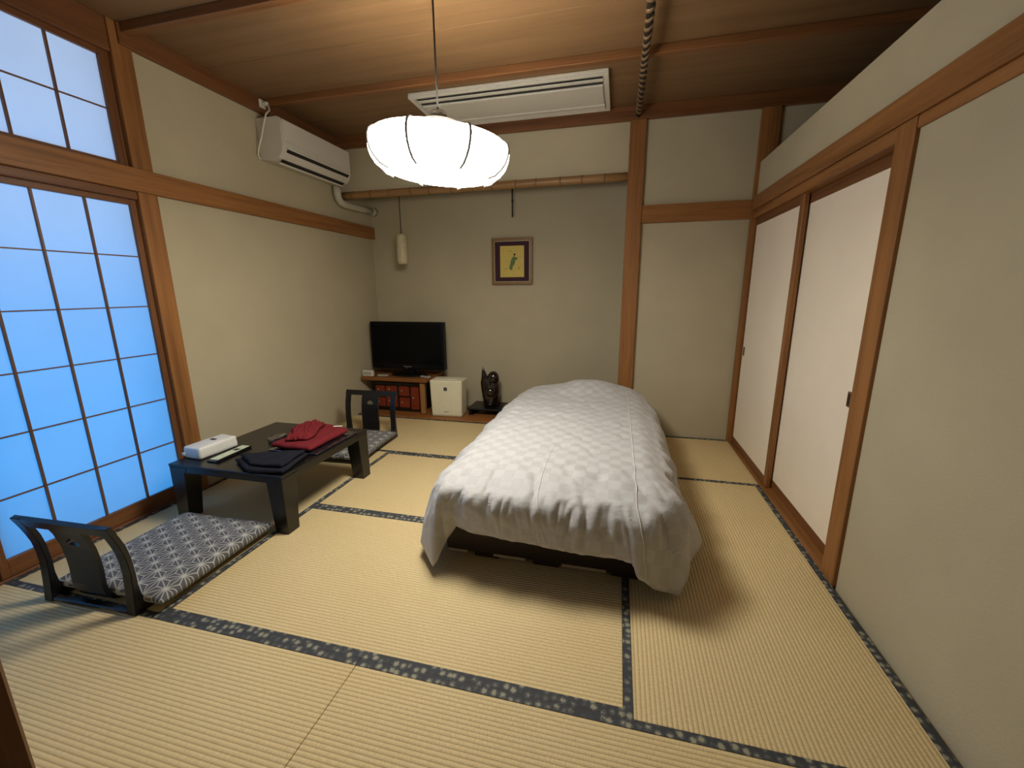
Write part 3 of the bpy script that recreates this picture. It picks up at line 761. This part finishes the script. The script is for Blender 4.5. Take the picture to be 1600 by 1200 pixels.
for x0, x1, z0, z1 in [(-2.450, -2.345, 0.195, 0.282), (-2.450, -2.345, 0.055, 0.150), (-2.330, -2.205, 0.205, 0.285), (-2.330, -2.205, 0.055, 0.185), (-2.180, -2.065, 0.180, 0.285), (-2.180, -2.065, 0.055, 0.160), (-2.045, -1.955, 0.040, 0.285)]:
    d = cl('drawer', x0, x1, 3.852, 3.868, z0, z1, 'red_lacquer', cb)
    cl('corner_plate', x0+0.002, x0+0.012, 3.8505, 3.853, z1-0.012, z1-0.002, 'slot_black', d, 0)
    kx = (x0*0.72+x1*0.28); kz = (z0+z1)/2
    kn = lathe('knob', [(0, 0.010), (0.006, 0.009), (0.007, 0.005), (0.004, 0.001), (0.009, 0.0)], 'metal_knob', d, 12)
    kn.rotation_euler = (math.pi/2, 0, 0); kn.location = (kx+2.19, 3.852-3.98, kz-BZ)

tv = thing('television', 'black flat television standing in the alcove corner', 'television', (-2.100, 3.955, 0.3865), math.radians(-1.0))
pw_, pz0, pz1 = 0.415, 0.063, 0.555
bm = bmesh.new(); bbox(bm, -pw_, pw_, -0.025, 0.045, pz0, pz1, 0.008, 2); link('casing', frombm(bm, 'casing'), 'tv_black', tv)
box('screen', -pw_+0.03, pw_-0.03, -0.0275, -0.024, pz0+0.06, pz1-0.03, 'tv_screen', tv, 0)
prism('back_bulge', [(-0.30, 0.10), (0.30, 0.10), (0.25, 0.48), (-0.25, 0.48)], 'y', 0.045, 0.10, 'tv_black', tv)
box('neck', -0.06, 0.06, 0.0, 0.04, 0.012, 0.09, 'tv_black', tv, 0.004)
bm = bmesh.new()
r_ = bmesh.ops.create_cone(bm, cap_ends=True, segments=48, radius1=1, radius2=0.93, depth=0.014)
for v in bm.verts: v.co = Vector((v.co.x*0.20, v.co.y*0.115+0.0, v.co.z+0.007))
link('base', frombm(bm, 'base'), 'tv_black', tv)
textmesh('brand_text', 'Panasonic', 0.022, 'silver_print', (0.0, -0.0278, pz0+0.030), (math.pi/2, 0, 0), tv)
box('power_lamp', -0.020, -0.010, -0.0265, -0.0245, pz0+0.010, pz0+0.014, 'silver_print', tv, 0)

ck = thing('clock', 'small white digital clock on the edge of television stand', 'clock', (-2.492, 3.805, 0.3865))
box('clock_case', -0.060, 0.060, -0.02, 0.02, 0, 0.062, 'white_plastic', ck, 0.006)
box('clock_face', -0.046, 0.046, -0.0212, -0.019, 0.016, 0.048, 'grey_plastic', ck, 0)
for (x, y, rz, lb_) in ((-2.345, 3.845, 0.2, 'slim grey remote control left of the television base'), (-1.872, 3.86, -0.3, 'slim grey remote control right of the television base')):
    rc = thing('remote_control', lb_, 'remote', (x, y, 0.3865), rz)
    box('remote_body', -0.055, 0.055, -0.02, 0.02, 0, 0.016, 'grey_plastic', rc, 0.004)
    for k in range(4): box('button', -0.04+k*0.02, -0.03+k*0.02, -0.008, 0.004, 0.0161, 0.018, 'black_print', rc, 0)

# ------------------------------------------------------------------ air purifier
ap = thing('air_purifier', 'cream white air purifier standing beside the television stand', 'purifier', (-1.628, 3.865, BZ), math.radians(3))
bm = bmesh.new(); bbox(bm, -0.168, 0.168, -0.085, 0.095, 0, 0.372, 0.012, 2)
for v in bm.verts: v.co.x *= 0.93+0.07*v.co.z/0.37
link('body', frombm(bm, 'body'), 'purifier_cream', ap)
bm = bmesh.new(); bbox(bm, -0.158, 0.158, -0.090, -0.0852, 0.016, 0.345, 0.002)
for v in bm.verts: v.co.x *= 0.93+0.07*v.co.z/0.37
link('front_panel', frombm(bm, 'front_panel'), 'purifier_cream', ap)
box('top_outlet', -0.12, 0.12, -0.05, 0.06, 0.3721, 0.380, 'purifier_cream', ap, 0.003)
bd = box('badge', -0.019, 0.015, -0.0915, -0.0898, 0.268, 0.302, 'badge_purple', ap, 0)
box('badge_cross', -0.004, 0.000, -0.0922, -0.0914, 0.277, 0.293, 'silver_print', bd, 0); box('badge_cross', -0.010, 0.006, -0.0922, -0.0914, 0.283, 0.287, 'silver_print', bd, 0)
textmesh('brand_text', 'SHARP', 0.017, 'black_print', (0.0, -0.0905, 0.050), (math.pi/2, 0, 0), ap)

# ------------------------------------------------------------------ statue on its stand
ds = thing('display_stand', 'flat black lacquer display stand with curled feet', 'stand', (-1.205, 4.02, BZ))
bm = bmesh.new(); bbox(bm, -0.235, 0.235, -0.15, 0.15, 0.058, 0.076, 0.006, 2); link('stand_top', frombm(bm, 'stand_top'), 'lacquer_black', ds)
for sx in (-1, 1):
    f = prism('side_foot', [(0.0, 0.058), (0.0, 0.0), (-0.045, 0.0), (-0.05, 0.012), (-0.03, 0.018), (-0.026, 0.058)], 'y', -0.13, 0.13, 'lacquer_black', ds)
    f.location = (sx*0.225, 0, 0); f.scale = (sx, 1, 1)
box('cross_bar', -0.20, 0.20, -0.02, 0.02, 0.03, 0.0575, 'lacquer_black', ds, 0.002)
stt = thing('wood_carving', 'dark glossy carved wooden figure on the black display stand', 'statue', (-1.235, 4.03, BZ+0.0765))
# (x, y, z, radius) rings of a swelling carved block
def blob(name, pts, parent, mat, seg=20, sub=1, noi=0.0):
    bm = bmesh.new(); rows = []
    for (x, y, z, rx, ry) in pts: rows.append([bm.verts.new((x+rx*math.cos(2*math.pi*k/seg), y+ry*math.sin(2*math.pi*k/seg), z)) for k in range(seg)])
    for A, B in zip(rows, rows[1:]):
        for k in range(seg): bm.faces.new((A[k], A[(k+1) % seg], B[(k+1) % seg], B[k]))
    bm.faces.new(rows[0][::-1]); bm.faces.new(rows[-1])
    if noi:
        for v in bm.verts: v.co += v.normal*0 + Vector((noise.noise(v.co*16), noise.noise(v.co*16+Vector((5, 5, 5))), 0))*noi
    bmesh.ops.recalc_face_normals(bm, faces=bm.faces)
    o = link(name, frombm(bm, name), mat, parent, True); md = o.modifiers.new('smooth', 'SUBSURF'); md.levels = sub; md.render_levels = sub; return o
blob('body', [(0, 0, 0.0, 0.068, 0.055), (0, 0, 0.012, 0.075, 0.06), (0.0, 0, 0.05, 0.082, 0.062), (0.005, 0, 0.10, 0.092, 0.068), (-0.002, 0, 0.16, 0.100, 0.07), (-0.003, 0, 0.22, 0.098, 0.068), (-0.012, 0, 0.26, 0.085, 0.06), (-0.02, 0, 0.30, 0.06, 0.05), (-0.02, 0, 0.318, 0.03, 0.03)], stt, 'statue_wood', noi=0.016)
blob('head', [(0.035, -0.01, 0.23, 0.04, 0.03), (0.036, -0.012, 0.255, 0.056, 0.045), (0.038, -0.015, 0.29, 0.062, 0.052), (0.038, -0.015, 0.325, 0.056, 0.048), (0.036, -0.01, 0.352, 0.036, 0.03), (0.036, -0.01, 0.362, 0.010, 0.008)], stt, 'statue_wood', noi=0.006)
blob('horn', [(-0.058, 0, 0.20, 0.036, 0.03), (-0.058, 0, 0.26, 0.036, 0.03), (-0.064, 0, 0.32, 0.028, 0.024), (-0.075, 0, 0.365, 0.015, 0.015), (-0.078, 0, 0.395, 0.005, 0.006)], stt, 'statue_wood', noi=0.003)
blob('belly_fold', [(0.02, -0.055, 0.10, 0.03, 0.02), (0.015, -0.065, 0.13, 0.045, 0.03), (0.01, -0.065, 0.17, 0.045, 0.03), (0.005, -0.058, 0.20, 0.03, 0.02)], stt, 'statue_wood', noi=0.006)

# ------------------------------------------------------------------ framed picture
pf = thing('framed_picture', 'small gold framed picture with purple mat on alcove wall', 'picture', (-1.038, YT-0.003, 1.527), 0)
fw_, fh_ = 0.208, 0.224
for nm, x0, x1, z0, z1 in (('frame_side', -fw_, fw_, fh_-0.026, fh_), ('frame_side', -fw_, fw_, -fh_, -fh_+0.026), ('frame_side', -fw_, -fw_+0.026, -fh_+0.026, fh_-0.026), ('frame_side', fw_-0.026, fw_, -fh_+0.026, fh_-0.026)):
    box(nm, x0, x1, -0.026, 0, z0, z1, 'frame_gold', pf, 0.003)
for x0, x1, z0, z1 in ((-fw_+0.026, fw_-0.026, fh_-0.034, fh_-0.0262), (-fw_+0.026, fw_-0.026, -fh_+0.0262, -fh_+0.034), (-fw_+0.0262, -fw_+0.034, -fh_+0.034, fh_-0.034), (fw_-0.034, fw_-0.0262, -fh_+0.034, fh_-0.034)):
    box('frame_lip', x0, x1, -0.022, -0.004, z0, z1, 'frame_lip', pf, 0.001)
box('mat_board', -fw_+0.0345, fw_-0.0345, -0.010, -0.002, -fh_+0.0345, fh_-0.0345, 'mat_purple', pf, 0)
cdp = box('picture_card', -0.122, 0.122, -0.0125, -0.0102, -0.150, 0.150, 'card_gold', pf, 0)
def ink(name, pts, mat): return prism(name, pts, 'y', -0.0135, -0.0126, mat, cdp)
ink('painted_robe', [(0.000, 0.035), (0.020, 0.052), (0.034, 0.040), (0.058, 0.036), (0.050, 0.016), (0.034, 0.012), (0.028, -0.020), (0.006, -0.048), (0.000, -0.085), (-0.022, -0.076), (-0.030, -0.058), (-0.018, -0.020), (-0.012, 0.010)], 'ink_green')
ink('painted_head', [(0.026+0.011*math.cos(k*0.7854), 0.066+0.012*math.sin(k*0.7854)) for k in range(8)], 'ink_dark')
ink('painted_branch', [(-0.050, 0.090), (-0.030, 0.102), (-0.004, 0.100), (0.006, 0.088), (-0.006, 0.096), (-0.030, 0.097)], 'ink_faint')
ink('painted_ground', [(-0.090, -0.068), (-0.050, -0.062), (-0.060, -0.072)], 'ink_faint')
ink('painted_flower', [(0.060, -0.060), (0.080, -0.050), (0.078, -0.070), (0.066, -0.074)], 'ink_faint')

# ------------------------------------------------------------------ alcove pendant and scroll hook
hl = thing('alcove_pendant', 'small cylindrical pale lampshade hanging in the alcove', 'lamp', (-2.098, 3.955, 1.510))
tube('cord', [(0, 0, 0.29), (0, 0, 0.6), (0, 0, 0.849)], 0.004, 'cord_black', hl, 8)
lathe('shade', [(0.0, 0.29), (0.018, 0.292), (0.046, 0.285), (0.051, 0.26), (0.053, 0.12), (0.053, 0.03), (0.048, 0.0), (0.044, 0.0), (0.047, 0.04), (0.0, 0.05)], 'glass_shade', hl, 28)
for k in range(9): lathe('rib', [(0.0535, 0.04+k*0.024), (0.0555, 0.044+k*0.024), (0.0535, 0.048+k*0.024)], 'glass_shade', hl, 28)
lathe('cap', [(0, 0.305), (0.012, 0.304), (0.014, 0.293), (0, 0.2925)], 'lamp_grey', hl, 16)
sk = thing('scroll_hook', 'thin dark metal scroll hanger hanging in the alcove', 'hook', (-1.012, 4.12, 1.925))
tube('rod', [(0, 0, 0.012), (0, 0, 0.2), (0, 0, 0.434)], 0.007, 'cord_black', sk, 8)
tube('hook_tip', [(0, 0, 0.012), (0, -0.004, 0.004), (0, -0.012, 0.003), (0, -0.014, 0.012)], 0.005, 'cord_black', sk, 8)
lathe('collar', [(0, 0.16), (0.010, 0.158), (0.011, 0.145), (0.008, 0.14), (0, 0.139)], 'cord_black', sk, 12)

# ------------------------------------------------------------------ wall air conditioner
ac = thing('air_conditioner', 'white split air conditioner high on the left plaster wall', 'air conditioner', (XL+0.001, 2.80, 2.19))
L = 0.800
pr = [(0.0, 0.0), (0.10, -0.012), (0.165, 0.004), (0.195, 0.035), (0.207, 0.09), (0.207, 0.235), (0.197, 0.262), (0.175, 0.272), (0.0, 0.272)]
o = prism('body', pr, 'y', 0.0, L, 'ac_white', ac, bev=0.004)
box('front_panel', 0.2072, 0.213, 0.012, L-0.012, 0.100, 0.255, 'ac_white', ac, 0.003)
def slanted(name, y0, y1, t0, t1, off, mat, par, th_=0.003):
    # strip lying on the lower front slope between profile points (0.207,0.09) and (0.10,-0.012)
    A = Vector((0.2085, 0.0, 0.078)); B = Vector((0.120, 0.0, -0.014)); n = Vector((0.72, 0, -0.69))
    pts = [A.lerp(B, t0)+n*off, A.lerp(B, t1)+n*off, A.lerp(B, t1)+n*(off+th_), A.lerp(B, t0)+n*(off+th_)]
    return prism(name, [(p.x, p.z) for p in pts], 'y', y0, y1, mat, par)
slanted('air_slot', 0.04, L-0.035, 0.04, 0.96, 0.0125, 'slot_black', ac)
slanted('louver', 0.055, L-0.05, 0.26, 0.50, 0.0158, 'ac_white', ac)
slanted('slot_edge', 0.03, L-0.025, -0.02, 0.05, 0.0125, 'ac_white', ac, 0.005)
slanted('slot_edge', 0.03, L-0.025, 0.92, 1.02, 0.0125, 'ac_white', ac, 0.005)
box('panel_line', 0.2132, 0.2138, 0.02, L-0.02, 0.112, 0.114, 'grey_plastic', ac, 0)
pc = bpy.data.objects.new('pipe_cover', tubemesh('pipe_cover', [(-2.525, 3.60, 2.195), (-2.525, 3.603, 2.13), (-2.525, 3.612, 2.085), (-2.525, 3.64, 2.055), (-2.525, 3.70, 2.043), (-2.525, 3.95, 2.050), (-2.525, 4.15, 2.056)], 0.033, 16)); COL.objects.link(pc)
pc.data.materials.append(MATS['pipe_white']); [setattr(p, 'use_smooth', True) for p in pc.data.polygons]
tag(pc, 'white pipe cover running from air conditioner into the alcove wall', 'pipe')
tube('wall_flange', [(-2.525, 4.15, 2.056), (-2.525, 4.16, 2.056), (-2.525, 4.214, 2.058)], [0.038, 0.041, 0.041], 'pipe_white', pc, 16)
wcd = bpy.data.objects.new('power_cord', tubemesh('power_cord', [(-2.500, 2.845, 2.555), (-2.488, 2.842, 2.548), (-2.474, 2.835, 2.515), (-2.470, 2.790, 2.475), (-2.480, 2.775, 2.42), (-2.510, 2.770, 2.33), (-2.545, 2.768, 2.255), (-2.562, 2.772, 2.215), (-2.562, 2.782, 2.195), (-2.562, 2.793, 2.19)], 0.0055, 8)); COL.objects.link(wcd)
wcd.data.materials.append(MATS['cord_white']); [setattr(p, 'use_smooth', True) for p in wcd.data.polygons]
tag(wcd, 'white power cord looping from ceiling socket to the air conditioner', 'cord')
box('plug', -2.530, -2.495, 2.832, 2.858, 2.548, 2.575, 'cord_white', wcd, 0.004)
box('socket_plate', -2.544, -2.531, 2.815, 2.868, 2.535, 2.590, 'cord_white', wcd, 0.003)

# ------------------------------------------------------------------ ceiling cassette
cs = thing('ceiling_air_unit', 'long white ceiling cassette air unit set between battens', 'air conditioner', (-0.812, 3.345, ZC-0.030))
x0, x1, y0, y1 = -0.690, 0.690, -0.295, 0.285
box('housing', x0, x1, y0, y1, 0.008, 0.0295, 'ac_white', cs, 0.004)
for a in ((x0, x1, y0, y0+0.025), (x0, x1, y1-0.025, y1), (x0, x0+0.03, y0+0.025, y1-0.025), (x1-0.03, x1, y0+0.025, y1-0.025)):
    box('frame', a[0], a[1], a[2], a[3], -0.006, 0.0079, 'ac_white', cs, 0.002)
box('intake_slot', x0+0.04, x1-0.04, y0+0.035, y0+0.075, 0.004, 0.0079, 'slot_black', cs, 0)
box('slat', x0+0.035, x1-0.035, y0+0.076, y0+0.108, -0.002, 0.0079, 'ac_white', cs, 0.002)
box('intake_slot', x0+0.04, x1-0.04, y0+0.110, y0+0.152, 0.004, 0.0079, 'slot_black', cs, 0)
box('panel', x0+0.04, x1-0.04, y0+0.156, y1-0.135, -0.006, 0.0079, 'ac_white', cs, 0.004)
box('flap', x0+0.035, x1-0.035, y1-0.130, y1-0.085, -0.012, 0.0079, 'ac_white', cs, 0.005)
box('flap', x0+0.035, x1-0.035, y1-0.078, y1-0.055, -0.004, 0.0079, 'ac_white', cs, 0.003)
box('flap', x0+0.035, x1-0.035, y1-0.050, y1-0.030, -0.004, 0.0079, 'ac_white', cs, 0.003)

# ------------------------------------------------------------------ pendant lamp
lp = thing('pendant_lamp', 'large glowing round paper pendant lamp with ribs hanging over the bed foot', 'lamp', (-0.8125, 1.9375, 1.834))
tube('cord', [(0, 0, 0.185), (-0.002, 0, 0.4), (-0.004, 0, 0.7715)], 0.0045, 'cord_black', lp, 8)
TILT = (math.radians(0), math.radians(4.5), 0)
RS = 0.335
sh = [(0.184, -0.078), (0.225, -0.073), (0.258, -0.062), (0.284, -0.045), (0.302, -0.020), (0.311, 0.008), (0.313, 0.034), (0.307, 0.056), (0.295, 0.067), (0.280, 0.072), (0.268, 0.073)]
shd = lathe('shade', sh, 'lamp_paper', lp, 64); shd.rotation_euler = TILT
bt = lathe('diffuser', [(0, -0.077), (0.10, -0.0775), (0.1835, -0.078)], 'lamp_diffuser', lp, 48); bt.rotation_euler = TILT
for k in range(8):
    an = 2*math.pi*k/8
    rb = tube('rib', [((r+0.006)*math.cos(an), (r+0.006)*math.sin(an), z-(0.006 if z < -0.055 else 0)) for r, z in sh[1:]], 0.0055, 'lamp_grey', lp, 6); rb.rotation_euler = TILT
rim = lathe('top_ring', [(sh[-1][0]-0.004, 0.072), (sh[-1][0]+0.003, 0.073), (sh[-1][0]+0.003, 0.077), (sh[-1][0]-0.004, 0.077)], 'lamp_grey', lp, 64, True); rim.rotation_euler = TILT
dm = lathe('inner_dome', [(0.050, 0.150), (0.085, 0.144), (0.14, 0.122), (0.19, 0.094), (0.235, 0.058)], 'lamp_inner', lp, 48); dm.rotation_euler = TILT
lathe('ceiling_cup', [(0, 0.192), (0.030, 0.190), (0.040, 0.180), (0.042, 0.160), (0.060, 0.152), (0.062, 0.146), (0, 0.145)], 'lamp_grey', lp, 32)
